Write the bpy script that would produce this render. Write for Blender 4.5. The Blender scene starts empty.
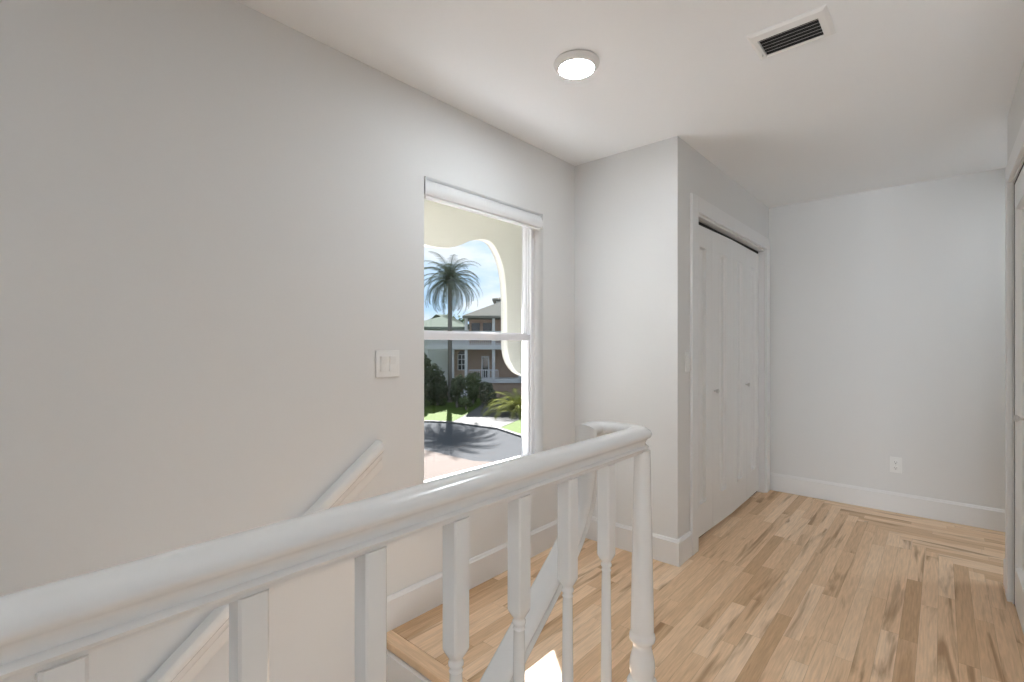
import bpy, bmesh, math, random
from mathutils import Vector, Matrix
random.seed(7)
C = bpy.context.scene
COL = C.collection
# ------------------------------------------------------------------ camera
YAW = 0.72576; FPX = 484.06; HY = 344.87; CAM = 1.2528
cd = bpy.data.cameras.new('camera'); cam = bpy.data.objects.new('camera', cd); COL.objects.link(cam)
cd.sensor_width = 36; cd.lens = FPX/1024*36; cd.clip_start = .02; cd.clip_end = 500
cd.shift_y = (HY-341)/1024
cam.location = (0, 0, CAM); cam.rotation_euler = (math.pi/2, 0, YAW)
C.camera = cam
C.view_settings.view_transform = 'Standard'; C.view_settings.look = 'None'
C.view_settings.gamma = 1; C.view_settings.use_curve_mapping = False
C.view_settings.exposure = 0.27
C.cycles.max_bounces = 14; C.cycles.diffuse_bounces = 9; C.cycles.transparent_max_bounces = 16
C.cycles.use_denoising = True
C.cycles.sample_clamp_indirect = 8
# ------------------------------------------------------------------ world sky with clouds
SKY_STRENGTH = 1.25; SUN = 34.0
w = bpy.data.worlds.new('sky'); C.world = w; w.use_nodes = True
nt = w.node_tree; nt.nodes.clear()
N = nt.nodes.new; L = nt.links.new
out = N('ShaderNodeOutputWorld'); bg = N('ShaderNodeBackground'); L(bg.outputs[0], out.inputs[0])
tc = N('ShaderNodeTexCoord'); mp = N('ShaderNodeMapping'); mp.inputs['Scale'].default_value = (2.2, 2.2, 7)
L(tc.outputs['Generated'], mp.inputs[0])
nz = N('ShaderNodeTexNoise'); nz.inputs['Scale'].default_value = 1.7; nz.inputs['Detail'].default_value = 6
L(mp.outputs[0], nz.inputs['Vector'])
cr = N('ShaderNodeValToRGB'); cr.color_ramp.elements[0].position = .42; cr.color_ramp.elements[1].position = .56
cr.color_ramp.elements[0].color = (.38, .56, .76, 1); cr.color_ramp.elements[1].color = (.66, .72, .78, 1)
L(nz.outputs[0], cr.inputs[0]); L(cr.outputs[0], bg.inputs[0]); bg.inputs[1].default_value = SKY_STRENGTH
# ------------------------------------------------------------------ sun
sd = bpy.data.lights.new('sun', 'SUN'); sd.energy = SUN; sd.angle = math.radians(.53); sd.color = (1, .985, .965)
so = bpy.data.objects.new('sun', sd); COL.objects.link(so)
AL = math.radians(33.5)
SDIR = Vector((math.cos(AL)*.750, -math.cos(AL)*.661, -math.sin(AL)))
so.rotation_euler = SDIR.to_track_quat('-Z', 'Y').to_euler(); so.location = (-12, 12, 14)
# added area lamp behind the camera, brightening the far end of the hall
def area(name, loc, to, sx, sy, e, col=(1, .98, .96)):
    d = bpy.data.lights.new(name, 'AREA'); d.shape = 'RECTANGLE'; d.size = sx; d.size_y = sy; d.energy = e; d.color = col
    o = bpy.data.objects.new(name, d); COL.objects.link(o); o.location = loc
    o.rotation_euler = (Vector(to)-Vector(loc)).to_track_quat('-Z', 'Z').to_euler(); return o
area('daylight_hall_window', (0.70, -5.42, 1.08), (0.4, 0, 2.4), 1.5, 1.95, 300, (.88, .945, 1))

# ------------------------------------------------------------------ helpers
def lin(r, g, b):
    f = lambda c: (c/255/12.92) if c/255 <= .04045 else ((c/255+.055)/1.055)**2.4
    return (f(r), f(g), f(b), 1)
def mat(name, col, rough=.6, metal=0, spec=.5, noise=0, nscale=30, bump=0, coat=0):
    m = bpy.data.materials.new(name); m.use_nodes = True; t = m.node_tree; b = t.nodes['Principled BSDF']
    b.inputs['Roughness'].default_value = rough; b.inputs['Metallic'].default_value = metal
    b.inputs['Specular IOR Level'].default_value = spec; b.inputs['Coat Weight'].default_value = coat
    b.inputs['Base Color'].default_value = col
    tcn = t.nodes.new('ShaderNodeTexCoord'); n = t.nodes.new('ShaderNodeTexNoise')
    n.inputs['Scale'].default_value = nscale; n.inputs['Detail'].default_value = 4
    t.links.new(tcn.outputs['Object'], n.inputs['Vector'])
    mx = t.nodes.new('ShaderNodeMix'); mx.data_type = 'RGBA'
    mx.inputs[6].default_value = tuple(c*(1-noise) for c in col[:3])+(1,)
    mx.inputs[7].default_value = tuple(min(1, c*(1+noise)) for c in col[:3])+(1,)
    t.links.new(n.outputs[0], mx.inputs[0]); t.links.new(mx.outputs[2], b.inputs['Base Color'])
    if bump:
        bp = t.nodes.new('ShaderNodeBump'); bp.inputs['Strength'].default_value = bump; bp.inputs['Distance'].default_value = .002
        t.links.new(n.outputs[0], bp.inputs['Height']); t.links.new(bp.outputs[0], b.inputs['Normal'])
    return m
M = {}
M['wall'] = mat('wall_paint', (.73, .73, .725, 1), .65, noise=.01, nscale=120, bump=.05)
M['room'] = mat('pale_room_paint', (.43, .425, .42, 1), .8, noise=.02)  # unseen room walls darkened to cut bounce light on the railing
M['ceil'] = mat('ceiling_paint', (.87, .885, .90, 1), .75, noise=.01, nscale=90, bump=.05)
M['trim'] = mat('trim_paint', (.765, .765, .765, 1), .35, noise=.01)
M['door'] = mat('door_paint', (.77, .77, .765, 1), .4, noise=.01)
M['gloss'] = mat('gloss_white_paint', (.80, .79, .775, 1), .24, noise=.015, nscale=12, bump=.03)
M['vinyl'] = mat('window_vinyl', (.83, .83, .86, 1), .35)
M['plastic'] = mat('white_plastic', (.82, .82, .81, 1), .3)
M['dark'] = mat('dark_gap', (.02, .02, .02, 1), .8)  # near-black, stands in for shade in door and vent gaps
M['slot'] = mat('socket_slot', (.08, .08, .08, 1), .6)
M['metal'] = mat('louver_metal', (.80, .78, .76, 1), .4, metal=.3)
M['knobm'] = mat('brushed_knob', (.62, .61, .60, 1), .35, metal=.5)
M['cream'] = mat('cream_stucco', (.64, .63, .56, 1), .85, noise=.03, nscale=9, bump=.2)
M['ledge'] = mat('white_bounce_ledge', (.82, .85, .89, 1), .7, spec=.1)
M['tile'] = mat('pale_balcony_tile', (.80, .79, .76, 1), .6, noise=.03, nscale=6)
M['asphalt'] = mat('street_asphalt', (0.087, 0.090, 0.095, 1), .9, noise=.12, nscale=3)
M['concrete'] = mat('driveway_concrete', (.105, .103, .10, 1), .9, noise=.1, nscale=2)
M['curb'] = mat('curb_concrete', (.15, .148, .145, 1), .85, noise=.05)
M['lawn'] = mat('lawn_grass', (.062, .098, .016, 1), .95, noise=.35, nscale=6)
M['leafd'] = mat('dark_leaf', (.085, .10, .065, 1), .7, noise=.4, nscale=3)
M['leafm'] = mat('mid_leaf', (.115, .145, .075, 1), .7, noise=.4, nscale=3)
M['leafy'] = mat('yellow_green_leaf', (.22, .23, .07, 1), .6, noise=.3, nscale=3)
M['palm'] = mat('palm_leaf', (.12, .14, .105, 1), .55, noise=.4, nscale=2)
M['trunk'] = mat('palm_trunk', (.16, .15, .14, 1), .95, noise=.4, nscale=14, bump=.5)
M['hroof'] = mat('green_grey_roof', (.17, .17, .155, 1), .8, noise=.1, nscale=4)
M['hroof2'] = mat('pale_green_roof', (.125, .145, .125, 1), .8, noise=.1, nscale=4)
M['hwhite'] = mat('house_white', (.55, .56, .60, 1), .7, noise=.03)
M['hwin'] = mat('house_window_glass', (.03, .035, .04, 1), .15)
def brick(name, c1, c2, mortar, scale, bw=.5, rh=.25, rot=0):
    m = bpy.data.materials.new(name); m.use_nodes = True; t = m.node_tree; b = t.nodes['Principled BSDF']; b.inputs['Roughness'].default_value = .9
    tcn = t.nodes.new('ShaderNodeTexCoord'); mpn = t.nodes.new('ShaderNodeMapping'); mpn.inputs['Rotation'].default_value = (rot, 0, YAW if rot else 0)
    br = t.nodes.new('ShaderNodeTexBrick'); br.inputs['Color1'].default_value = c1; br.inputs['Color2'].default_value = c2; br.inputs['Mortar'].default_value = mortar
    br.inputs['Scale'].default_value = scale; br.inputs['Brick Width'].default_value = bw; br.inputs['Row Height'].default_value = rh
    t.links.new(tcn.outputs['Object'], mpn.inputs[0]); t.links.new(mpn.outputs[0], br.inputs[0]); t.links.new(br.outputs[0], b.inputs['Base Color']); return m
M['paver'] = brick('pink_pavers', (.122, .09, .077, 1), (.105, .085, .074, 1), (.08, .068, .06, 1), 4)
M['hbrick'] = brick('tan_pink_brick', (.36, .26, .20, 1), (.31, .22, .17, 1), (.35, .28, .24, 1), 3, rot=math.pi/2)
def glassmat(name, tint, gloss):
    m = bpy.data.materials.new(name); m.use_nodes = True; t = m.node_tree; t.nodes.clear()
    o = t.nodes.new('ShaderNodeOutputMaterial'); mx = t.nodes.new('ShaderNodeMixShader'); tr = t.nodes.new('ShaderNodeBsdfTransparent'); gl = t.nodes.new('ShaderNodeBsdfGlossy')
    tr.inputs[0].default_value = (tint, tint, tint, 1); gl.inputs['Roughness'].default_value = .02
    lw = t.nodes.new('ShaderNodeLayerWeight'); pw = t.nodes.new('ShaderNodeMath'); pw.operation = 'POWER'; pw.inputs[1].default_value = 5
    fr = t.nodes.new('ShaderNodeMath'); fr.operation = 'MULTIPLY_ADD'; fr.inputs[1].default_value = gloss; fr.inputs[2].default_value = gloss*.03
    t.links.new(lw.outputs['Facing'], pw.inputs[0]); t.links.new(pw.outputs[0], fr.inputs[0]); t.links.new(fr.outputs[0], mx.inputs[0]); t.links.new(tr.outputs[0], mx.inputs[1]); t.links.new(gl.outputs[0], mx.inputs[2]); t.links.new(mx.outputs[0], o.inputs[0]); return m
for k in M:
    if k in ('asphalt', 'concrete', 'curb', 'paver', 'lawn', 'hbrick', 'hroof', 'hroof2', 'hwhite', 'leafd', 'leafm', 'leafy', 'palm', 'trunk', 'tile', 'cream'): M[k].node_tree.nodes['Principled BSDF'].inputs['Specular IOR Level'].default_value = .12
for k in ('leafd', 'leafm', 'leafy', 'palm', 'hroof', 'hroof2', 'asphalt'): M[k].node_tree.nodes['Principled BSDF'].inputs['Specular IOR Level'].default_value = 0; M[k].node_tree.nodes['Principled BSDF'].inputs['Roughness'].default_value = .95
M['glass'] = glassmat('window_glass', .985, .5)
M['screen'] = glassmat('insect_screen_mesh', .88, .0)
def emis(name, col, s):
    m = bpy.data.materials.new(name); m.use_nodes = True; b = m.node_tree.nodes['Principled BSDF']
    b.inputs['Base Color'].default_value = (.9, .9, .9, 1); b.inputs['Emission Color'].default_value = col; b.inputs['Emission Strength'].default_value = s; return m
M['led'] = emis('lit_diffuser', (.85, .935, 1, 1), 136.0)

def wood(name, planks=True):
    m = bpy.data.materials.new(name); m.use_nodes = True; t = m.node_tree; b = t.nodes['Principled BSDF']
    b.inputs['Roughness'].default_value = .5; b.inputs['Specular IOR Level'].default_value = .25
    n = t.nodes.new; l = t.links.new
    def math_(op, a, c=None, d=None):
        q = n('ShaderNodeMath'); q.operation = op
        for i, v in enumerate((a, c, d)):
            if v is None: continue
            if isinstance(v, (int, float)): q.inputs[i].default_value = v
            else: l(v, q.inputs[i])
        return q.outputs[0]
    tcn = n('ShaderNodeTexCoord'); sp = n('ShaderNodeSeparateXYZ'); l(tcn.outputs['Object'], sp.inputs[0])
    x, y = sp.outputs[0], sp.outputs[1]
    W = .0625; LN = .95
    x = math_('ADD', x, .0125)
    if planks:
        xq = math_('MULTIPLY', math_('FLOOR', math_('DIVIDE', x, W)), W)
        yq = math_('MULTIPLY', math_('FLOOR', math_('DIVIDE', y, W)), W)
        mask = math_('GREATER_THAN', math_('ADD', xq, yq), 3.76)
    else:
        mask = math_('MULTIPLY', x, 0); mask = math_('ADD', mask, 1)
    mf = n('ShaderNodeMix'); mf.data_type = 'FLOAT'; l(mask, mf.inputs[0]); l(x, mf.inputs[2]); l(y, mf.inputs[3]); u = mf.outputs[0]
    mg = n('ShaderNodeMix'); mg.data_type = 'FLOAT'; l(mask, mg.inputs[0]); l(y, mg.inputs[2]); l(x, mg.inputs[3]); v = mg.outputs[0]
    ui = math_('FLOOR', math_('DIVIDE', u, W if planks else 1.0)); uf = math_('FRACT', math_('DIVIDE', u, W if planks else 1.0))
    wn = n('ShaderNodeTexWhiteNoise'); wn.noise_dimensions = '2D'; cb = n('ShaderNodeCombineXYZ'); l(ui, cb.inputs[0]); l(mask, cb.inputs[1]); l(cb.outputs[0], wn.inputs['Vector'])
    v2 = math_('ADD', v, math_('MULTIPLY', wn.outputs[0], 17.3))
    LL = math_('ADD', math_('MULTIPLY', wn.outputs[0], .75), .42) if planks else 5.0
    vd = math_('DIVIDE', v2, LL); vi = math_('FLOOR', vd); vf = math_('FRACT', vd)
    wn2 = n('ShaderNodeTexWhiteNoise'); wn2.noise_dimensions = '3D'; cb2 = n('ShaderNodeCombineXYZ'); l(ui, cb2.inputs[0]); l(vi, cb2.inputs[1]); l(mask, cb2.inputs[2]); l(cb2.outputs[0], wn2.inputs['Vector'])
    r = wn2.outputs[0]
    gc = n('ShaderNodeCombineXYZ'); l(math_('MULTIPLY', v, 1.5), gc.inputs[0]); l(math_('MULTIPLY', u, 15), gc.inputs[1]); l(math_('MULTIPLY', r, 60), gc.inputs[2])
    g1 = n('ShaderNodeTexNoise'); g1.inputs['Scale'].default_value = 1; g1.inputs['Detail'].default_value = 4; g1.inputs['Distortion'].default_value = .8; l(gc.outputs[0], g1.inputs['Vector'])
    gc2 = n('ShaderNodeCombineXYZ'); l(math_('MULTIPLY', v, 9), gc2.inputs[0]); l(math_('MULTIPLY', u, 150), gc2.inputs[1]); l(math_('MULTIPLY', r, 90), gc2.inputs[2])
    g2 = n('ShaderNodeTexNoise'); g2.inputs['Scale'].default_value = 1; g2.inputs['Detail'].default_value = 3; l(gc2.outputs[0], g2.inputs['Vector'])
    # base tone per plank
    cr = n('ShaderNodeValToRGB'); e = cr.color_ramp.elements
    e[0].position = 0; e[0].color = (.58, .37, .21, 1); e[1].position = 1; e[1].color = (.86, .645, .45, 1)
    e.new(.05).color = (.66, .435, .26, 1); e.new(.35).color = (.76, .525, .33, 1); e.new(.7).color = (.81, .58, .38, 1)
    rr = r if planks else math_('ADD', math_('MULTIPLY', r, 0), .45)
    l(rr, cr.inputs[0])
    # mineral streaks
    st = n('ShaderNodeValToRGB'); s = st.color_ramp.elements; s[0].position = .555; s[0].color = (0, 0, 0, 1); s[1].position = .70; s[1].color = (1, 1, 1, 1)
    l(g1.outputs[0], st.inputs[0])
    m1 = n('ShaderNodeMix'); m1.data_type = 'RGBA'; l(math_('MULTIPLY', st.outputs[0], .72 if planks else .25), m1.inputs[0]); l(cr.outputs[0], m1.inputs[6]); m1.inputs[7].default_value = (.30, .155, .065, 1)
    mr = n('ShaderNodeMapRange'); mr.inputs[1].default_value = .3; mr.inputs[2].default_value = .7; mr.inputs[3].default_value = .86; mr.inputs[4].default_value = 1.08; l(g2.outputs[0], mr.inputs[0])
    m2 = n('ShaderNodeVectorMath'); m2.operation = 'SCALE'; l(m1.outputs[2], m2.inputs[0]); l(mr.outputs[0], m2.inputs['Scale'])
    if planks:
        ed = math_('MINIMUM', uf, math_('SUBTRACT', 1, uf)); g = math_('LESS_THAN', ed, .013)
        ev = math_('LESS_THAN', math_('MINIMUM', vf, math_('SUBTRACT', 1, vf)), .0012)
        gp = math_('MAXIMUM', g, ev)
        m3 = n('ShaderNodeMix'); m3.data_type = 'RGBA'; l(math_('MULTIPLY', gp, .32), m3.inputs[0]); l(m2.outputs[0], m3.inputs[6]); m3.inputs[7].default_value = (.16, .09, .05, 1)
        l(m3.outputs[2], b.inputs['Base Color'])
    else: l(m2.outputs[0], b.inputs['Base Color'])
    return m
M['floor'] = wood('oak_strip_floor'); M['nosing'] = wood('oak_board', False)

def link(name, me, m, parent=None):
    o = bpy.data.objects.new(name, me); COL.objects.link(o)
    if m is not None: me.materials.append(m)
    if parent is not None: o.parent = parent
    return o
def tag(o, label=None, cat=None, group=None, kind=None):
    if label: o['label'] = label
    if cat: o['category'] = cat
    if group: o['group'] = group
    if kind: o['kind'] = kind
    return o
def empty(name, loc=(0, 0, 0), rz=0):
    o = bpy.data.objects.new(name, None); COL.objects.link(o); o.location = loc; o.rotation_euler = (0, 0, rz); o.empty_display_size = .1; return o
class MB:
    def __init__(s): s.bm = bmesh.new()
    def box(s, a, b, bev=0, mx=None):
        x0, x1 = sorted((a[0], b[0])); y0, y1 = sorted((a[1], b[1])); z0, z1 = sorted((a[2], b[2]))
        t = bmesh.new(); bmesh.ops.create_cube(t, size=1)
        for v in t.verts: v.co = Vector(((x0+x1)/2+v.co.x*(x1-x0), (y0+y1)/2+v.co.y*(y1-y0), (z0+z1)/2+v.co.z*(z1-z0)))
        if bev: bmesh.ops.bevel(t, geom=t.edges[:], offset=bev, segments=2, affect='EDGES', profile=.5)
        if mx is not None: t.transform(mx)
        s.add(t); return s
    def add(s, t):
        me = bpy.data.meshes.new('t'); t.to_mesh(me); t.free(); s.bm.from_mesh(me); bpy.data.meshes.remove(me)
    def lathe(s, prof, seg=24, at=(0, 0, 0), axis='z', cap=True):
        t = bmesh.new(); rings = []
        for r, h in prof:
            ring = []
            for k in range(seg):
                a = 2*math.pi*k/seg; p = (r*math.cos(a), r*math.sin(a), h)
                if axis == 'x': p = (h, p[0], p[1])
                if axis == 'y': p = (p[0], h, p[1])
                ring.append(t.verts.new((p[0]+at[0], p[1]+at[1], p[2]+at[2])))
            rings.append(ring)
        for i in range(len(rings)-1):
            for k in range(seg): t.faces.new((rings[i][k], rings[i][(k+1) % seg], rings[i+1][(k+1) % seg], rings[i+1][k]))
        if cap: t.faces.new(rings[0][::-1]); t.faces.new(rings[-1])
        bmesh.ops.recalc_face_normals(t, faces=t.faces); s.add(t); return s
    def sweep(s, prof, pts, caps=True):       # pts: (pos, side vector, up vector)
        t = bmesh.new(); rings = [[t.verts.new(Vector(p)+Vector(B)*a+Vector(U)*h) for a, h in prof] for p, B, U in pts]
        n = len(prof)
        for i in range(len(rings)-1):
            for k in range(n): t.faces.new((rings[i][k], rings[i][(k+1) % n], rings[i+1][(k+1) % n], rings[i+1][k]))
        if caps: t.faces.new(rings[0][::-1]); t.faces.new(rings[-1])
        bmesh.ops.recalc_face_normals(t, faces=t.faces); s.add(t); return s
    def poly(s, pts, d):                       # extruded polygon
        t = bmesh.new(); a = [t.verts.new(p) for p in pts]; f = t.faces.new(a)
        r = bmesh.ops.extrude_face_region(t, geom=[f]); vs = [g for g in r['geom'] if isinstance(g, bmesh.types.BMVert)]
        bmesh.ops.translate(t, verts=vs, vec=d); bmesh.ops.recalc_face_normals(t, faces=t.faces); s.add(t); return s
    def build(s, name, m, parent=None, smooth=False, ang=35):
        me = bpy.data.meshes.new(name); s.bm.to_mesh(me); s.bm.free()
        if smooth:
            me.polygons.foreach_set('use_smooth', [True]*len(me.polygons))
            try: me.set_sharp_from_angle(angle=math.radians(ang))
            except Exception: pass
        return link(name, me, m, parent)
def struct(o, label=None): o['kind'] = 'structure'; o['label'] = label or o.name.replace('_', ' '); o['category'] = o.name.split('_')[0].split('.')[0]; return o
def holed(name, outer, holes, thick, place, m, parent=None):
    """solid slab with holes: 2D outlines extruded, then mapped by place(u, v, w)"""
    cu = bpy.data.curves.new('c', 'CURVE'); cu.dimensions = '2D'; cu.fill_mode = 'BOTH'; cu.extrude = thick/2
    for ol in [outer]+holes:
        sp = cu.splines.new('POLY'); sp.points.add(len(ol)-1); sp.use_cyclic_u = True
        for p, q in zip(sp.points, ol): p.co = (q[0], q[1], 0, 1)
    o = bpy.data.objects.new('c', cu); COL.objects.link(o); dg = bpy.context.evaluated_depsgraph_get(); dg.update()
    me = bpy.data.meshes.new_from_object(o.evaluated_get(dg)); me.name = name
    for v in me.vertices: v.co = place(v.co.x, v.co.y, v.co.z)
    bm = bmesh.new(); bm.from_mesh(me); bmesh.ops.remove_doubles(bm, verts=bm.verts, dist=1e-5); bmesh.ops.recalc_face_normals(bm, faces=bm.faces); bm.to_mesh(me); bm.free()
    bpy.data.objects.remove(o); bpy.data.curves.remove(cu); me.materials.clear()
    return link(name, me, m, parent)

# ------------------------------------------------------------------ dimensions
H = 2.44; XL = -1.821; YJ = 2.68; XC = -1.121; YF = 4.62; XR = .257; YR = 3.60; YN = 1.18
WY0, WY1, WZ0, WZ1 = 1.429, 2.338, .548, 2.05      # window recess
BH = .147; BT = .015
XG = -.63                                          # edge of the stair well below the gallery rail
YB = -5.5; XB = 1.6; ZL = -2.75
# ------------------------------------------------------------------ floor, ceiling, walls
b = MB()
for a, c in [((XL-.1, YN+.062, -.04), (XG, YF+.1, 0)), ((XG, -.9, -.04), (XB, YF+.1, 0))]: b.box(a, c)
struct(MB().box((XG, YB, -.04), (XB, -.9, 0)).build('floor_room', M['tile']))  # unseen floor, pale tile chosen to bounce neutral light
struct(b.build('floor', M['floor']), 'light oak strip floor with brown streaks')
struct(MB().box((XL-.15, YB-.1, H), (XB+.1, YF+.15, H+.12)).build('ceiling', M['ceil']), 'white painted ceiling')
struct(MB().box((XL+.003, YN-.004, -.032), (XG-.001, YN+.0615, .0015), .006).build('trim_1', M['nosing']), 'plain oak nosing board at the stair edge')
o = holed('wall_left', [(YB-.1, ZL), (YJ+.02, ZL), (YJ+.02, H), (YB-.1, H)], [[(WY0, WZ0), (WY1, WZ0), (WY1, WZ1), (WY0, WZ1)]], .17,
          lambda u, v, t: (XL-.085+t, u, v), M['wall']); struct(o, 'long white wall with the window')
struct(MB().box((XL-.17, YJ, -.04), (XC, YJ+.12, H)).build('wall_front', M['wall']), 'short bright wall beside the window')
o = holed('wall_closet', [(YJ+.12, -.04), (YF, -.04), (YF, H), (YJ+.12, H)], [[(2.953, -.03), (4.49, -.03), (4.49, 2.06), (2.953, 2.06)]], .11, lambda u, v, t: (XC-.055+t, u, v), M['wall']); struct(o, 'wall holding the closet doors')
struct(MB().box((XL, YF, -.04), (1.8, YF+.12, H)).build('wall_back', M['wall']), 'blank far wall with one outlet')
o = holed('wall_right', [(1.2, -.04), (YR, -.04), (YR, H), (1.2, H)], [[(1.95, -.03), (3.37, -.03), (3.37, 2.045), (1.95, 2.045)]], .12, lambda u, v, t: (XR+.06+t, u, v), M['wall']); struct(o, 'wall at the right edge with a closet door')
struct(MB().box((1.68, YR-.1, -.04), (1.8, YF, H)).build('wall_alcove_side', M['wall']))
struct(MB().box((XR+.121, YR-.12, -.04), (1.68, YR, H)).build('wall_alcove_front', M['wall']))
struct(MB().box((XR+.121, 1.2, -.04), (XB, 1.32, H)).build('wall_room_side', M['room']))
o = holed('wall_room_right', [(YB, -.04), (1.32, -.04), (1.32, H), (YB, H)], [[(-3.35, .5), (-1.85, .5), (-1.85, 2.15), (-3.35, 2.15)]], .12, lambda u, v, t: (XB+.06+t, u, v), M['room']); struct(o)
o = holed('wall_room_back', [(XL-.1, ZL), (XB+.12, ZL), (XB+.12, H), (XL-.1, H)], [[(-.06, .04), (1.46, .04), (1.46, 2.12), (-.06, 2.12)]], .12, lambda u, v, t: (u, YB-.06+t, v), M['wall']); struct(o)
struct(MB().box((XG, YB, ZL), (XG+.1, YN+.06, -.041)).build('wall_stairwell_side', M['wall']))
struct(MB().box((XL, YN+.01, ZL), (XG, YN+.11, -.041)).build('wall_stairwell_front', M['wall']))
struct(MB().box((XL-.15, YB-.1, ZL-.1), (XG+.1, YN+.1, ZL)).build('floor_lower', M['floor']))
struct(MB().box((XG-.12, YB, -.04), (.12, -.98, H)).build('wall_light_block', M['room']))  # unseen wall, placed to keep direct hall light off the railing
# closet shell behind the folding doors
b = MB(); b.box((-1.75, 2.81, -.04), (-1.70, 4.62, H)); struct(b.build('wall_closet_inner', M['wall']))
b = MB(); b.box((XR+.62, 1.33, -.04), (XR+.66, YR-.13, H)); struct(b.build('wall_closet_right_inner', M['wall']))

# baseboards: tall flat boards with an eased top
def baseboard(name, p0, p1, nrm, label):
    p0 = Vector(p0); p1 = Vector(p1); n = Vector(nrm)
    prof = [(0, 0), (BT, 0), (BT, BH-.016), (BT-.004, BH-.012), (BT-.007, BH-.004), (BT-.010, BH), (0, BH)]
    b = MB(); b.sweep(prof, [((p0.x, p0.y, 0.0005), n, (0, 0, 1)), ((p1.x, p1.y, 0.0005), n, (0, 0, 1))]); struct(b.build(name, M['trim']), label)
baseboard('baseboard_left', (XL, YN+.005), (XL, YJ-BT), (1, 0, 0), 'baseboard under the window')
baseboard('baseboard_front', (XL, YJ), (XC+BT, YJ), (0, -1, 0), 'baseboard of the short bright wall')
baseboard('baseboard_closet', (XC, YJ), (XC, 2.855), (1, 0, 0), 'short baseboard before the closet casing')
baseboard('baseboard_back', (XC, YF), (1.68, YF), (0, -1, 0), 'baseboard of the far wall')
baseboard('baseboard_right', (XR, 3.462), (XR, YR), (-1, 0, 0), 'short baseboard beside the right casing')
baseboard('baseboard_right_end', (XR, YR), (1.68, YR), (0, 1, 0), 'baseboard behind the right wall')
# door casings
def casing(name, x, nx, y0, y1, zt, w, label, d=.018):
    b = MB(); a = x; c = x+nx*d
    b.box((a, y0-w, .0005), (c, y0, zt+w), .003); b.box((a, y1, .0005), (c, y1+w, zt+w), .003); b.box((a, y0, zt), (c, y1, zt+w), .003)
    struct(b.build(name, M['trim']), label)
casing('trim_2', XC, 1, 2.953, 4.49, 2.06, .096, 'white casing around the folding closet doors')
casing('trim_3', XR, -1, 1.95, 3.37, 2.045, .092, 'white casing around the door at the right edge')
# jamb linings
b = MB(); b.box((XC-.11, 2.953, .0005), (XC, 2.965, 2.06)); b.box((XC-.11, 4.478, .0005), (XC, 4.49, 2.06)); b.box((XC-.11, 2.965, 2.048), (XC, 4.478, 2.06)); struct(b.build('trim_4', M['trim']), 'jamb lining of the folding closet doors')
b = MB(); b.box((XR, 1.95, .0005), (XR+.12, 1.962, 2.045)); b.box((XR, 3.358, .0005), (XR+.12, 3.37, 2.045)); b.box((XR, 1.962, 2.033), (XR+.12, 3.358, 2.045)); struct(b.build('trim_5', M['trim']), 'jamb lining of the door at the right edge')

# ------------------------------------------------------------------ folding closet doors
def leaf_mesh(y0, y1, z0, z1, th, st, zt, zb, flip=1):
    """slab with one moulded recessed panel on the +x side; local x=0 is the front face"""
    t = bmesh.new()
    def ring(m_l, m_b, m_t, x): return [t.verts.new((x, y0+m_l, z0+m_b)), t.verts.new((x, y1-m_l, z0+m_b)), t.verts.new((x, y1-m_l, z1-m_t)), t.verts.new((x, y0+m_l, z1-m_t))]
    rs = [ring(0, 0, 0, -th), ring(0, 0, 0, -.002), ring(.002, .002, .002, 0), ring(st, zb, zt, 0), ring(st+.002, zb+.002, zt+.002, .006), ring(st+.012, zb+.012, zt+.012, .007), ring(st+.020, zb+.020, zt+.020, -.012), ring(st+.024, zb+.024, zt+.024, -.013)]
    for a, c in zip(rs, rs[1:]):
        for k in range(4): t.faces.new((a[k], a[(k+1) % 4], c[(k+1) % 4], c[k]))
    t.faces.new(rs[0][::-1]); t.faces.new(rs[-1])
    if flip < 0:
        for v in t.verts: v.co.x *= -1
    bmesh.ops.recalc_face_normals(t, faces=t.faces); m = MB(); m.add(t); return m
d1 = empty('door_1', (XC-.042, 3.72, 0)); struct(d1, 'pair of white folding closet doors')
yy = [2.968, 3.345, 3.722, 4.099, 4.476]
PX = [0, .008, .016, .008, 0]
for i in range(4):
    lf = leaf_mesh(.0015, .3755, .020, 2.022, .032, .122, .13, .200).build('door_leaf', M['door'], d1)
    lf.location = (PX[i], yy[i]-3.72, 0); lf.rotation_euler.z = -math.atan2(PX[i+1]-PX[i], .377)
    if i in (1, 2):
        ky = .025 if i == 1 else .352
        k = MB().lathe([(.006, 0), (.006, .012), (.012, .016), (.0155, .022), (.0155, .028), (.010, .032)], 20, axis='x').build('knob', M['knobm'], lf, True); k.location = (0, ky, .94); tag(k, 'small round metal knob')
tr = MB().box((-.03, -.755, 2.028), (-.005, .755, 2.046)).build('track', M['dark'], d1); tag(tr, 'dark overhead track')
b = MB(); b.box((-.05, -.755, .0008), (-.012, .755, .0045)); b.box((-.05, -.755, .0045), (-.045, .755, .03)); tag(b.build('floor_shade', M['dark'], d1), 'dark strip standing in for shade in the gap under the doors')  # shade under the closet doors, put in as black strips
d2 = empty('door_2', (XR+.005, 2.66, 0)); struct(d2, 'white panel door at the right edge')
for i, (a, c) in enumerate([(1.966, 2.652), (2.656, 3.328)]):
    lf = leaf_mesh(a-2.66, c-2.66, .012, 2.02, .033, .11, .13, .2, -1).build('door_leaf', M['door'], d2)
    if i == 1:
        k = MB().lathe([(.006, 0), (.006, -.012), (.0155, -.022), (.0155, -.028), (.010, -.032)], 20, axis='x').build('knob', M['knobm'], lf, True); k.location = (0, .3, .94)
tr = MB().box((.035, -.70, .001), (.045, .70, 2.03)).build('shadow_gap_backing', M['dark'], d2); tr.name = 'shadesheet'  # black sheet standing in for the darkness behind the door
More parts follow.
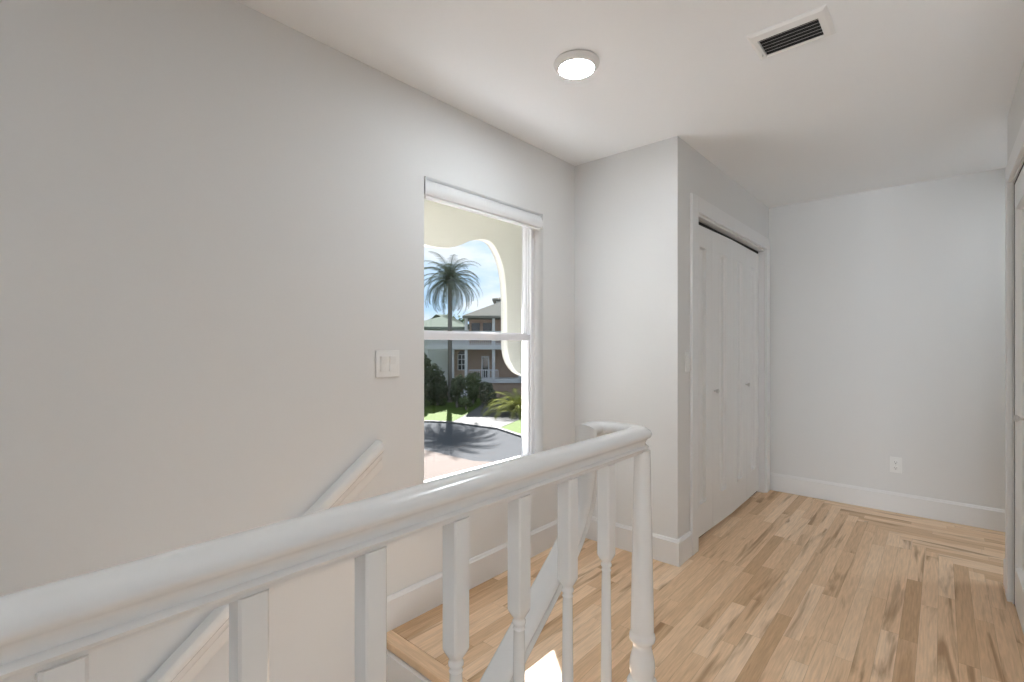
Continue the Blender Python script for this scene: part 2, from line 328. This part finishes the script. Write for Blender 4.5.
b = MB(); b.box((.0005, 3.330-2.66, .001), (.03, 3.3575-2.66, 2.0325)); b.box((.0005, -.69, 2.022), (.03, .67, 2.0325)); b.build('gap_shade', M['dark'], d2)  # black boxes paint the shade between door and jamb

# ------------------------------------------------------------------ window
XW = -1.893
win = empty('window_1', (XW, (WY0+WY1)/2, WZ0)); struct(win, 'white single hung window looking onto the street')
CY, CZ = (WY0+WY1)/2, WZ0
def wbox(bx, a, c, bev=.002): bx.box((a[0]-XW, a[1]-CY, a[2]-CZ), (c[0]-XW, c[1]-CY, c[2]-CZ), bev)
b = MB(); fx0, fx1 = XW-.062, XW; fw = .026
wbox(b, (fx0, WY0, WZ0), (fx1, WY0+fw, WZ1)); wbox(b, (fx0, WY1-fw, WZ0), (fx1, WY1, WZ1)); wbox(b, (fx0, WY0, WZ1-.03), (fx1, WY1, WZ1)); wbox(b, (fx0, WY0, WZ0), (fx1, WY1, WZ0+.018))
wbox(b, (XW-.033, WY1-fw-.006, 1.32), (XW-.020, WY1-fw+.002, WZ1), 0)
b.build('window_frame', M['vinyl'], win)
def sash(xa, xb, z0, z1, wl, wb, wt, name):
    b = MB(); y0, y1 = WY0+fw-.004, WY1-fw+.004
    wbox(b, (xa, y0, z0), (xb, y0+wl, z1)); wbox(b, (xa, y1-wl, z0), (xb, y1, z1)); wbox(b, (xa, y0+wl-.001, z0), (xb, y1-wl+.001, z0+wb)); wbox(b, (xa, y0+wl-.001, z1-wt), (xb, y1-wl+.001, z1))
    s = b.build(name, M['vinyl'], win); g = MB(); xm = (xa+xb)/2
    wbox(g, (xm-.002, y0+wl-.004, z0+wb-.004), (xm+.002, y1-wl+.004, z1-wt+.004), 0); g.build('pane', M['glass'], s); return s
sash(XW-.032, XW-.008, WZ0+.012, 1.315, .020, .018, .036, 'lower_sash')
sash(XW-.058, XW-.034, 1.295, WZ1-.02, .016, .030, .03, 'upper_sash')
g = MB(); wbox(g, (XW-.0655, WY0+.02, WZ0+.012), (XW-.0650, WY1-.02, 1.315), 0); g.build('insect_screen', M['screen'], win)
b = MB(); wbox(b, (XW-.068, WY0+.012, WZ0+.004), (XW-.063, WY0+.026, 1.315), 0); wbox(b, (XW-.068, WY1-.026, WZ0+.004), (XW-.063, WY1-.012, 1.315), 0); b.build('screen_frame', M['vinyl'], win)
struct(MB().box((XW, WY0+.001, WZ0-.012), (XL+.006, WY1-.001, WZ0+.004), .003).build('trim_6', M['trim']), 'white window sill board')
# roller blind cassette
rb = empty('roller_blind', (XL-.005, CY, 1.94)); tag(rb, 'white roller blind cassette rolled up at the top of the window', 'blind')
prof = [(-.060, .024), (-.004, .024), (.004, .028), (.009, .040), (.010, .055), (.006, .074), (-.002, .090), (-.016, .103), (-.035, .1085), (-.060, .1085)]
L0, L1 = WY0+.004-CY, WY1-.004-CY
MB().sweep(prof, [((0, L0, 0), (1, 0, 0), (0, 0, 1)), ((0, L1, 0), (1, 0, 0), (0, 0, 1))]).build('cassette', M['trim'], rb, True, 30)
MB().box((-.024, L0+.012, .010), (-.003, L1-.012, .0235), .004).build('bottom_rail', M['plastic'], rb)
for y in (L0, L1-.004): MB().box((-.06, y, .022), (.0105, y+.004, .108), .001).build('end_cap', M['plastic'], rb)

# ------------------------------------------------------------------ gallery and stair railing
RT = 1.045; RX = -.57; SX = -.70
rprof = [(0, 0), (.012, -.0008), (.021, -.0035), (.028, -.0085), (.0315, -.0145), (.0315, -.0185), (.0285, -.0235), (.0225, -.0275), (.0180, -.033), (.0158, -.039), (.0158, -.0445), (.0205, -.0455), (.0238, -.049), (.0222, -.0525), (.0175, -.053), (.0165, -.0555), (.0120, -.0555), (.0120, -.063)]
rprof = rprof+[(-a, h) for a, h in rprof[:0:-1]]
rail = empty('stair_railing', (RX, 1.146, 0)); tag(rail, 'white gloss painted railing with turned balusters along the stair opening', 'railing')
o0 = Vector((RX, 1.146, 0))
pts = [((RX, -.95, RT), (1, 0, 0), (0, 0, 1))]
def hcorner(cx, cy, r, a0, a1, n=10):
    for k in range(n+1):
        a = math.radians(a0+(a1-a0)*k/n); d = (math.cos(a), math.sin(a), 0); pts.append(((cx+r*d[0], cy+r*d[1], RT), d, (0, 0, 1)))
R_ = .033; YE = 1.150
pts.append(((RX, .3, RT), (1, 0, 0), (0, 0, 1)))
hcorner(RX-R_, YE-R_, R_, 0, 90); hcorner(SX+R_, YE-R_, R_, 90, 180)
SL = .79
def sline(y): return .628+SL*(y-.81)
yv = 1.066
pts.append(((SX, yv, RT), (-1, 0, 0), (0, -1, 1)))
B = (-1, 0, 0); sa = math.atan(SL); ndir = Vector((0, -math.sin(sa), math.cos(sa)))
P0 = Vector((SX, yv, .975)); ys = .95; P2 = Vector((SX, ys, sline(ys))); P1 = Vector((SX, yv, sline(yv)))
for k in range(13):
    t = k/12; p = P0*(1-t)**2+P1*2*t*(1-t)+P2*t*t; d = ((P1-P0)*(1-t)+(P2-P1)*t).normalized(); pts.append((tuple(p), B, (0, d.z, -d.y)))
ye = -2.1; pts.append(((SX, ye, sline(ye)), B, tuple(ndir)))
rel = [((p[0]-o0.x, p[1]-o0.y, p[2]), B_, U) for p, B_, U in pts]
MB().sweep(rprof, rel).build('handrail', M['gloss'], rail, True, 40)
def square(t, h, z, r=0): return [t.verts.new((a*h, c*h, z)) for a, c in ((-1, -1), (1, -1), (1, 1), (-1, 1))]
def baluster(ztop, zsq, zbsq, h=.016):
    m = MB(); S = 32
    # square block blended into turned spindle: superellipse rings
    def ring(z, hw, k):    # k: 1 square .. 0 round
        out = []
        for i in range(S):
            a = 2*math.pi*(i+.5)/S; c, s = math.cos(a), math.sin(a); rs = hw/max(abs(c), abs(s)); r = rs*k+hw*(1-k); out.append((r*c, r*s, z))
        return out
    rows = [ring(ztop, h, 1), ring(zsq+.003, h, 1), ring(zsq-.001, h*.985, .8), ring(zsq-.006, h*.90, .5), ring(zsq-.010, h*.80, .2), ring(zsq-.014, h*.66, 0)]
    q = zsq
    for dz, r in [(-.017, .0105), (-.020, .0122), (-.024, .0122), (-.027, .0100), (-.031, .0098), (-.034, .0112), (-.037, .0098), (-.06, .0103), (-.15, .0110), (-.25, .0120), (-.36, .0124)]:
        if q+dz > zbsq+.07: rows.append(ring(q+dz, r, 0))
    for dz, r in [(.055, .0105), (.048, .0125), (.042, .0125), (.036, .0098), (.02, .012)]: rows.append(ring(zbsq+dz, r, 0))
    rows += [ring(zbsq+.008, h*.88, .3), ring(zbsq-.004, h, 1), ring(0, h, 1)]
    t = bmesh.new(); vr = [[t.verts.new(p) for p in r] for r in rows]
    for a, c in zip(vr, vr[1:]):
        for i in range(S): t.faces.new((a[i], a[(i+1) % S], c[(i+1) % S], c[i]))
    t.faces.new(vr[0]); t.faces.new(vr[-1][::-1]); bmesh.ops.recalc_face_normals(t, faces=t.faces); m.add(t); return m
bal = baluster(RT-.0635, .775, .24).build('baluster', M['gloss'], rail, True, 38)
YB0 = .965
for k in range(12):
    o = bal if k == 0 else bal.copy()
    if k: COL.objects.link(o); o.parent = rail
    o.location = (0, YB0-.1517*k-o0.y, .001)
# newel: turned taper, ring, vase and square foot
nw = MB()
nw.lathe([(.020, .985), (.0205, .965), (.0225, .86), (.0260, .70), (.0287, .545), (.0290, .535), (.0288, .528)], 32)
nw.lathe([(.0288, .528), (.0285, .524), (.0315, .518), (.0325, .511), (.0315, .504), (.0265, .499), (.0235, .490), (.0232, .484), (.0255, .474), (.0300, .455), (.0318, .440), (.0312, .424), (.0275, .411), (.0285, .408), (.0345, .403), (.0385, .395), (.0385, .388), (.033, .382), (.036, .372)], 32)
nw.box((-.0425, -.0425, .001), (.0425, .0425, .372), .005)
n_ = nw.build('newel_post', M['gloss'], rail, True, 40); n_.location = (0, -.004, 0)
# stair balusters under the sloping rail
RISE, RUN = .19, .2405
def tread_z(y):
    k = math.floor((YN-y)/RUN)+1; return -RISE*k
for y in (.70, .58, .46, .34, .22, .10):
    zt = sline(y)-.068; zb = tread_z(y)
    m = baluster(zt-zb+.0, zt-zb-.20, .26).build('baluster', M['gloss'], rail, True, 38); m.location = (SX-o0.x, y-o0.y, zb)
# ------------------------------------------------------------------ staircase
st = empty('staircase', (XL, YN, ZL)); tag(st, 'wooden staircase descending along the long left wall', 'staircase')
for k in range(1, 15):
    z = -RISE*k; y1 = YN-RUN*(k-1); y0 = y1-RUN
    if z < ZL+.1: break
    MB().box((.004, y0-.025-YN, z-.03-ZL), (XG-XL-.004, y1-YN-.002, z-ZL), .006).build('tread', M['nosing'], st)
    MB().box((.004, y1-.020-YN, z-ZL), (XG-XL-.004, y1-YN-.001, z+RISE-.033-ZL)).build('riser', M['trim'], st)
# ------------------------------------------------------------------ wall handrail
wr = empty('wall_handrail', (XL, 1.165, .845)); tag(wr, 'white sloping handrail fixed to the long wall below the light switch', 'handrail')
hp = [(0.001, -.112), (.016, -.112), (.020, -.104), (.020, -.076), (.026, -.070), (.030, -.060), (.030, -.050), (.042, -.042), (.050, -.036), (.053, -.026), (.052, -.012), (.046, -.003), (.034, 0), (.001, 0)]
y1 = 1.172; zz = lambda y: .845+.745*(y-1.172) if y > .83 else .845+.745*(.83-1.172)+.79*(y-.83)
sw = []
for y, s_ in [(y1, .745), (.83, .767), (-2.0, .79)]:
    a = math.atan(s_); sw.append(((0, y-1.165, zz(y)-.845), (1, 0, 0), (0, -math.sin(a), math.cos(a))))
sw[0] = (sw[0][0], (1, 0, 0), (0, -.18, 1.12))
MB().sweep(hp, sw).build('rail', M['gloss'], wr, True, 30)
for y in (1.0, .1, -.9):
    MB().box((.001, y-1.165-.015, zz(y)-.845-.17), (.025, y-1.165+.015, zz(y)-.845-.108), .003).build('bracket', M['gloss'], wr) if y < .9 else None

# ------------------------------------------------------------------ switches, outlet
def switch(name, loc, rz, gangs, label):
    o = empty(name, loc, rz); tag(o, label, 'light switch')     # local +x out of the wall
    wd = .074+(gangs-1)*.046; MB().box((.0003, -wd/2, -.059), (.0065, wd/2, .059), .003).build('cover_plate', M['plastic'], o)
    for g in range(gangs):
        y = (g-(gangs-1)/2)*.046
        f = MB(); f.box((.006, y-.0175, -.0345), (.0078, y+.0175, .0345), .0008).build('switch_frame', M['plastic'], o)
        t = MB(); t.poly([(.0079, y-.0155, -.032), (.0079, y-.0155, .032), (.0125, y-.0155, .032), (.0088, y-.0155, -.002), (.0095, y-.0155, -.032)], (0, .031, 0)).build('rocker', M['plastic'], o)
    return o
switch('light_switch', (XL, 1.2265, 1.170), 0, 2, 'white double rocker light switch on the long wall left of the window')
switch('light_switch', (XC, 2.818, 1.155), 0, 1, 'white single light switch on the narrow wall beside the closet casing')
ot = empty('wall_outlet', (-.256, YF, .354), -math.pi/2); tag(ot, 'white duplex electrical outlet low on the far wall', 'outlet')
MB().box((.0003, -.036, -.0585), (.006, .036, .0585), .0025).build('cover_plate', M['plastic'], ot)
for z in (.021, -.021):
    s = MB().lathe([(.0168, .0055), (.0168, .0085), (.015, .009)], 24, axis='x').build('socket', M['plastic'], ot, True); s.location.z = z
    sl = MB(); sl.box((.0088, -.0075, -.002), (.0094, -.0055, .007)); sl.box((.0088, .0055, -.002), (.0094, .0075, .006)); sl.lathe([(.003, .0088), (.003, .0094)], 10, at=(0, 0, -.008), axis='x'); sl.build('slots', M['slot'], s)
MB().lathe([(.0028, .0058), (.0028, .0072)], 12, axis='x').build('screw', M['knobm'], ot)

# ------------------------------------------------------------------ ceiling light and vent
cl = empty('ceiling_light', (-1.15, 1.705, H)); tag(cl, 'round white flush disc ceiling light, switched on, near the window', 'ceiling light')
MB().lathe([(.060, -.001), (.094, -.001), (.0965, -.005), (.094, -.012), (.086, -.021), (.077, -.027), (.0735, -.0275), (.0725, -.024)], 48, cap=False).build('housing', M['plastic'], cl, True, 50)
MB().lathe([(.0735, -.022), (.0735, -.0262), (.060, -.0285), (.03, -.0295), (.002, -.030)], 48).build('diffuser', M['led'], cl, True)
for loc, lab in [((1.0, 4.12, H), 'added unseen disc light in the side passage past the far right corner'), ((-1.2, -1.15, H), 'added unseen disc light over the lower part of the stairs')]:  # extra lamps out of view, added to brighten far wall and stairs
    c2 = empty('ceiling_light', loc); tag(c2, lab, 'ceiling light')  # added unseen lamps, sharing the name of the seen ceiling light
    for q in list(cl.children):
        k = q.copy(); COL.objects.link(k); k.parent = c2
vt = empty('ceiling_vent', (-.433, 2.105, H)); tag(vt, 'white rectangular ceiling air vent with dark louvered slots', 'vent')
vx0, vx1, vy0, vy1 = -.562+.433, -.300+.433, 1.988-2.105, 2.192-2.105
ox0, ox1, oy0, oy1 = -.533+.433, -.334+.433, 2.040-2.105, 2.172-2.105
t = bmesh.new()
def rg(a, c, d, e, z): return [t.verts.new((a, d, z)), t.verts.new((c, d, z)), t.verts.new((c, e, z)), t.verts.new((a, e, z))]
rs = [rg(vx0, vx1, vy0, vy1, -.0005), rg(vx0, vx1, vy0, vy1, -.003), rg(vx0+.012, vx1-.012, vy0+.012, vy1-.012, -.010), rg(ox0-.003, ox1+.003, oy0-.003, oy1+.003, -.011), rg(ox0, ox1, oy0, oy1, -.009), rg(ox0, ox1, oy0, oy1, -.0005)]
for a, c in zip(rs, rs[1:]):
    for k in range(4): t.faces.new((a[k], a[(k+1) % 4], c[(k+1) % 4], c[k]))
bmesh.ops.recalc_face_normals(t, faces=t.faces); m = MB(); m.add(t); m.build('frame', M['plastic'], vt)
MB().box((ox0, oy0, -.0016), (ox1, oy1, -.0006)).build('duct_shade', M['dark'], vt)  # black sheet standing in for the unlit duct above the louvers
for k in range(6):
    y = oy0+.011+k*(oy1-oy0-.018)/5.0
    mx = Matrix.Translation((0, y, -.0062)) @ Matrix.Rotation(math.radians(30), 4, 'X')
    MB().box((ox0+.001, -.0065, -.0004), (ox1-.001, .0065, .0004), 0, mx).build('louver', M['metal'], vt)
MB().box((ox0-.012, oy1-.03, -.018), (ox0-.008, oy1-.022, -.010), .001).build('lever', M['metal'], vt)

# ------------------------------------------------------------------ outside: balcony with the scalloped arch wall
arch = [(2.60, 2.062), (2.681, 2.071), (2.77, 2.09), (2.851, 2.122), (2.94, 2.165), (3.032, 2.198), (3.10, 2.214), (3.159, 2.218), (3.21, 2.212), (3.252, 2.193), (3.30, 2.148), (3.347, 2.083), (3.38, 2.02), (3.403, 1.956), (3.422, 1.87), (3.431, 1.784), (3.442, 1.68), (3.445, 1.55), (3.445, 1.30), (3.447, 1.22), (3.474, 1.125), (3.505, 1.07), (3.547, 1.025), (3.60, .985), (3.652, .961), (3.71, .942), (3.76, .93), (3.90, .925), (4.00, .90), (4.08, .82), (4.10, .70), (4.10, -.10)]
mid = 2.555; left = [(2*mid-y, z) for y, z in reversed(arch)]
hole = arch+[(2*mid-4.10, -.10)]+left[1:-0 or None]
hole = [(y*.869, CAM+(z-CAM)*.869) for y, z in arch+left]
o = holed('wall_balcony_arch', [(.6, -.45), (6.2, -.45), (6.2, 2.45), (.6, 2.45)], [hole], .07, lambda u, v, t: (-2.745+t, u, v), M['cream']); struct(o, 'cream stucco balcony wall with a scalloped opening')
struct(MB().box((-2.85, .6, 2.32), (XL-.171, 6.2, 2.47)).build('ceiling_balcony', M['cream']), 'cream balcony ceiling')
struct(MB().poly([(XL-.172, .85, .475), (-2.69, .85, .235), (-2.69, .85, -.02), (XL-.172, .85, -.02)], (0, 2.6, 0)).build('trim_reflector', M['ledge']), 'unseen white sloping ledge added to bounce sun through the window')  # reflector added below the sight line to light the ceiling
struct(MB().box((-2.66, 1.6, 2.262), (-2.54, 2.36, 2.319), .008).build('trim_7', M['cream']), 'cream beam under the balcony ceiling')
struct(MB().box((-2.70, .6, -.25), (XL-.171, 6.2, -.101)).build('floor_balcony', M['tile']), 'pale balcony floor')
# ------------------------------------------------------------------ outside: ground
GZ = -2.9
def flat(name, pts, z, th, m, label):
    o = MB().poly([(p[0], p[1], z) for p in pts], (0, 0, -th)).build(name, m); struct(o, label); return o
def G(px, py, z=GZ):
    D = FPX*(CAM-z)/(py-HY); r = (px-512)/FPX*D; s, c = math.sin(YAW), math.cos(YAW); return (-s*D+c*r, c*D+s*r)
flat('ground_street', [(-70, -40), (30, -40), (30, 90), (-90, 90)][::-1], GZ-.05, .2, M['asphalt'], 'grey street')
flat('ground_paving', [(-3.5, -20), (-17.5, -6), (-15.45, 12.1), (-12.6, 12.1), (-9.5, 14), (-3.5, 22)], GZ-.02, .025, M['paver'], 'pink brick paving near the building')
cl_ = [(-30, 11.2), (-21.116, 16.565), (-19.714, 17.36), (-16.6, 17.75)]
lawnL = [(-30, 11.0), (-21.2, 16.65), (-19.8, 17.45), (-21.4, 20.1), (-24.0, 23.8), (-30, 30), (-50, 30), (-50, 0)]
flat('ground_lawn_left', lawnL, GZ, .05, M['lawn'], 'sunlit lawn across the street left of the driveway')
flat('ground_driveway', [(-19.75, 17.40), (-16.55, 17.72), (-17.6, 20.4), (-19.7, 23.2), (-23.2, 26.4), (-26.5, 29.5), (-28, 28.5), (-24.0, 23.85), (-21.4, 20.1)], GZ-.005, .045, M['concrete'], 'concrete driveway across the street')
flat('ground_lawn_right', [(-16.5, 17.73), (-14.3, 16.9), (-9, 15.5), (-6, 30), (-22, 42), (-26.4, 29.5), (-23.1, 26.4), (-19.6, 23.2), (-17.55, 20.4)], GZ, .05, M['lawn'], 'lawn across the street right of the driveway')
b = MB()
cp = [(-30, 10.95), (-21.116, 16.565), (-19.714, 17.351), (-16.5, 17.6), (-14.2, 16.8), (-9, 15.4)]
for a, c in zip(cp, cp[1:]):
    d = Vector((c[0]-a[0], c[1]-a[1], 0)); n = Vector((-d.y, d.x, 0)).normalized()*.11
    b.poly([(a[0]-n.x, a[1]-n.y, GZ+.03), (c[0]-n.x, c[1]-n.y, GZ+.03), (c[0]+n.x, c[1]+n.y, GZ+.03), (a[0]+n.x, a[1]+n.y, GZ+.03)], (0, 0, -.1))
struct(b.build('ground_curb', M['curb']), 'pale curb along the street')

# ------------------------------------------------------------------ palm
def leafmesh(tris_):
    me = bpy.data.meshes.new('leaves'); v = []; f = []
    for q in tris_: f.append(tuple(range(len(v), len(v)+len(q)))); v += [tuple(p) for p in q]
    me.from_pydata(v, [], f); me.update(); return me
def frond(az, el, ln, droop, wl, n=26):
    """arched rachis carrying two rows of leaflets, from the crown centre"""
    qs = []; p = Vector((0, 0, 0)); e = el; st_ = ln/n; h = Vector((math.cos(az), math.sin(az), 0)); side = Vector((-h.y, h.x, 0)); up = Vector((0, 0, 1))
    for k in range(n):
        t = k/n; d = h*math.cos(e)+up*math.sin(e); q = p+d*st_; nrm = (-h*math.sin(e)+up*math.cos(e)); wr_ = .022*(1-t)+.004
        qs.append([p-side*wr_, p+side*wr_, q+side*wr_, q-side*wr_]); qs.append([p-nrm*wr_, p+nrm*wr_, q+nrm*wr_, q-nrm*wr_])
        if k > 1:
            l_ = wl*math.sin(math.pi*min(1, .12+t*.86))**.6*(1.05-.3*t)
            for s_ in (-1, 1):
                dd = (side*s_*.80+d*.62+nrm*(.16)+Vector((0, 0, -.30-.2*random.random()))).normalized()*l_*(.85+.3*random.random())
                for j in (0, .5):
                    a = p+d*st_*j; w_ = d*st_*.26; qs.append([a, a+w_, a+w_*.5+dd*.6, a+dd]); 
        p = q; e -= droop/n*(1+1.0*t)
    return qs
def palm(name, base, h, fr, ln, wl, tr_, label, lm='palm', cat='palm tree', nfr=None):
    o = empty(name, (base[0], base[1], base[2])); tag(o, label, cat)
    pr_ = [(tr_*1.5, 0), (tr_*1.25, .25)]+[(tr_*(1+.06*(k % 2)), .25+(h-.25)*k/24) for k in range(1, 24)]+[(tr_*1.5, h-.12), (tr_*1.2, h+.08), (.04, h+.2)]
    MB().lathe(pr_, 14).build('trunk', M['trunk'], o, True)
    for i in range(fr):
        u = (i+.5)/fr; az = i*2.399963; el = math.radians(86-115*u**.85+random.uniform(-6, 6))
        me = leafmesh(frond(az, el, ln*random.uniform(.9, 1.1), math.radians(75+random.uniform(-10, 12)), wl)); f = link('frond', me, M[lm], o); f.location.z = h+.1
    return o
palm('palm_tree', (-26.7, 23.3, GZ), 8.75, 72, 2.95, .56, .15, 'tall date palm with a full round crown standing across the street')
def clump(name, base, r, h, n, sz, m, label, cat='bush', stem=True):
    o = empty(name, base); tag(o, label, cat); qs = []
    lobes = [(Vector((random.uniform(-.55, .55)*r[0], random.uniform(-.55, .55)*r[1], h*random.uniform(.25, .8))), random.uniform(.45, .7)) for _ in range(9)]
    for i in range(n):
        c, s_ = random.choice(lobes); d = Vector((random.gauss(0, 1), random.gauss(0, 1), random.gauss(0, 1))).normalized(); k = random.uniform(.7, 1.0)*s_
        p = c+Vector((d.x*r[0]*k, d.y*r[1]*k, d.z*h*.5*k)); p.z = max(.03, p.z)
        t1 = Vector((random.gauss(0, 1), random.gauss(0, 1), random.gauss(0, .6))).normalized(); t2 = d.cross(t1)
        if t2.length < .01: continue
        t2 = t2.normalized(); a = sz*random.uniform(.6, 1.3)
        qs.append([p-t1*a, p+t2*a*.45, p+t1*a, p-t2*a*.45])
    link('foliage', leafmesh(qs), M[m], o)
    MB().lathe([(.09*h*.3+.03, 0), (.05, h*.55)], 8).build('stem', M['trunk'], o)
    return o
# ------------------------------------------------------------------ house across the street (own frame: u along the front, v away, z up)
HD = 38.0
hs = empty('house', (-math.sin(YAW)*HD, math.cos(YAW)*HD, 0), YAW); tag(hs, 'two storey tan brick house with white porches across the street', 'house')
def U(px): return (px-512)/FPX*HD
def Z(py): return CAM-(py-HY)*HD/FPX
def hb(name, a, c, m, bev=0, parent=None): return MB().box(a, c, bev).build(name, M[m], parent or hs)
hb('upper_wall', (U(467), 1.8, Z(346)), (8, 9, Z(315)), 'hbrick')
hb('lower_wall', (U(448), 1.8, GZ), (8, 9, Z(347)), 'hbrick')
hb('side_wing', (U(400), 3.5, GZ), (U(467), 9, Z(326)), 'hwhite')
hb('porch_slab', (U(447), 0, Z(383)), (5, 1.8, Z(379)), 'hwhite')
hb('porch_base', (U(466), .15, GZ), (5, 1.8, Z(383)), 'hbrick')
hb('balcony_slab', (U(426), -.15, Z(349.5)), (8, 1.9, Z(345)), 'hwhite', .02)
for px in (427, 452.5, 466, 493.5, 520, 548):
    MB().box((U(px)-.11, 0, Z(383)), (U(px)+.11, .22, Z(349)), .01).build('column', M['hwhite'], hs)
    if px > 460: MB().box((U(px)-.11, 0, Z(345)), (U(px)+.11, .22, Z(316)), .01).build('column', M['hwhite'], hs)
def balustrade(u0, u1, v, z0, z1, name='balustrade', st_=.16):
    b = MB(); b.box((u0, v-.04, z1-.08), (u1, v+.04, z1)); b.box((u0, v-.03, z0+.05), (u1, v+.03, z0+.11)); n = int((u1-u0)/st_)
    for k in range(n+1):
        u = u0+(u1-u0)*k/n; b.box((u-.025, v-.02, z0), (u+.025, v+.02, z1-.02))
    b.build(name, M['hwhite'], hs)
balustrade(U(430), 6, .05, Z(345), Z(331)); balustrade(U(469), U(498), .05, Z(379), Z(374)+.35)
balustrade(U(424), U(446), -.3, Z(383)-.3, Z(371)); hb('side_deck', (U(424), -.4, GZ), (U(447), .6, Z(383)-.3), 'hbrick')
# steps with a sloping rail
b = MB()
for k in range(6): b.box((U(452)-.1, -.3*(k+1), Z(383)-.16*k-.9), (U(452)+1.4, -.3*k+.02, Z(383)-.16*k))
b.build('porch_steps', M['hwhite'], hs)
# windows and door
wn = MB().poly([(U(455.5), 1.74, Z(371)), (U(463.5), 1.74, Z(371)), (U(463.5), 1.74, Z(355))]+[(U(459.5)+(U(463.5)-U(459.5))*math.cos(a*math.pi/8), 1.74, Z(355)+.33*math.sin(a*math.pi/8)) for a in range(1, 8)]+[(U(455.5), 1.74, Z(355))], (0, .1, 0)).build('arched_window', M['hwin'], hs)
b = MB(); u0, u1 = U(455.5), U(463.5)
for u in (u0, (u0+u1)/2, u1): b.box((u-.03, 1.70, Z(371)), (u+.03, 1.75, Z(355)))
for z in (Z(371), Z(365.5), Z(360), Z(355)): b.box((u0, 1.70, z-.025), (u1, 1.75, z+.025))
b.build('muntins', M['hwhite'], wn)
dr = hb('front_door', (U(481), 1.72, Z(379)), (U(487), 1.8, Z(358)), 'hwin'); b = MB(); b.box((U(480), 1.68, Z(379)), (U(481)+.02, 1.79, Z(357))); b.box((U(480), 1.68, Z(358)), (U(487)+.1, 1.79, Z(356.5))); b.box((U(487), 1.68, Z(379)), (U(487)+.1, 1.79, Z(357))); b.build('door_frame', M['hwhite'], dr)
for px in (474, 486): hb('window', (U(px)-.35, 1.74, Z(341)), (U(px)+.35, 1.82, Z(322)), 'hwin')
def hip(name, u0, u1, v0, v1, ze, zr, inset, m):
    t = bmesh.new(); vm = (v0+v1)/2; th = .18
    e = [t.verts.new(p) for p in ((u0, v0, ze), (u1, v0, ze), (u1, v1, ze), (u0, v1, ze))]; l_ = [t.verts.new((p.co.x, p.co.y, ze-th)) for p in e]
    r = [t.verts.new((u0+inset, vm, zr)), t.verts.new((u1-inset, vm, zr))]
    t.faces.new((e[0], e[1], r[1], r[0])); t.faces.new((e[1], e[2], r[1])); t.faces.new((e[2], e[3], r[0], r[1])); t.faces.new((e[3], e[0], r[0]))
    for k in range(4): t.faces.new((e[k], l_[k], l_[(k+1) % 4], e[(k+1) % 4]))
    t.faces.new(l_); bmesh.ops.recalc_face_normals(t, faces=t.faces); b = MB(); b.add(t); return b.build(name, M[m], hs)
hip('roof', U(463), 9, -.5, 10, Z(316), Z(316)+2.5, 5.4, 'hroof')
hip('side_roof', U(396), U(468), 1.6, 9.4, Z(326), Z(310), 3.4, 'hroof2')
hb('tower', (U(494), 5, Z(316)), (4, 9, Z(294)), 'hwhite'); hip('tower_roof', U(490), 5, 4.4, 9.6, Z(293), Z(285), 2.6, 'hroof')

def at(px, D, z=GZ):
    s, c = math.sin(YAW), math.cos(YAW); r = (px-512)/FPX*D; return (-s*D+c*r, c*D+s*r, z)
clump('tree', at(411, 33), (1.45, 1.3), 4.6, 5200, .15, 'leafd', 'dark dense tree at the left edge of the window view', 'tree')
clump('bush', at(438, 33.4), (.70, .6), 2.9, 3000, .10, 'leafd', 'dark green bush just left of the palm trunk')
clump('bush', at(457, 32.2), (.66, .6), 2.1, 2600, .10, 'leafd', 'dark bush below the arched house window')
clump('bush', at(473, 34.0), (.7, .6), 2.2, 2600, .10, 'leafm', 'green rounded bush in front of the porch railing')
clump('bush', at(488, 32.9), (.60, .5), 1.9, 2200, .10, 'leafd', 'small dark bush nearest the shaded end of the driveway')
clump('bush', at(466, 31.0), (.45, .4), .8, 900, .08, 'leafm', 'lowest small green bush at the lawn edge')
clump('tree', at(372, 66), (5, 4.5), 8.8, 3600, .35, 'leafm', 'distant green tree rising behind the left roof', 'tree')
clump('tree', at(446, 74), (5, 4.5), 8.2, 3600, .35, 'leafm', 'distant green tree behind the pale green roof', 'tree')
clump('tree', at(700, 48), (5, 4.5), 8.0, 3000, .3, 'leafm', 'large green tree to the right of the house', 'tree')
# feathery plant by the driveway
def fountain(name, base, n, ln, m, label):
    o = empty(name, base); tag(o, label, 'plant')
    for i in range(n):
        az = i*2.399963; el = math.radians(88-60*((i+.5)/n)**.8)
        f = link('frond', leafmesh(frond(az, el, ln*random.uniform(.8, 1.1), math.radians(95), .42, 18)), M[m], o)
    MB().lathe([(.14, 0), (.10, .3), (.05, .5)], 10).build('stem', M['trunk'], o)
fountain('areca_palm', at(517, 29.0), 44, 3.1, 'leafy', 'bushy yellow green palm beside the driveway')
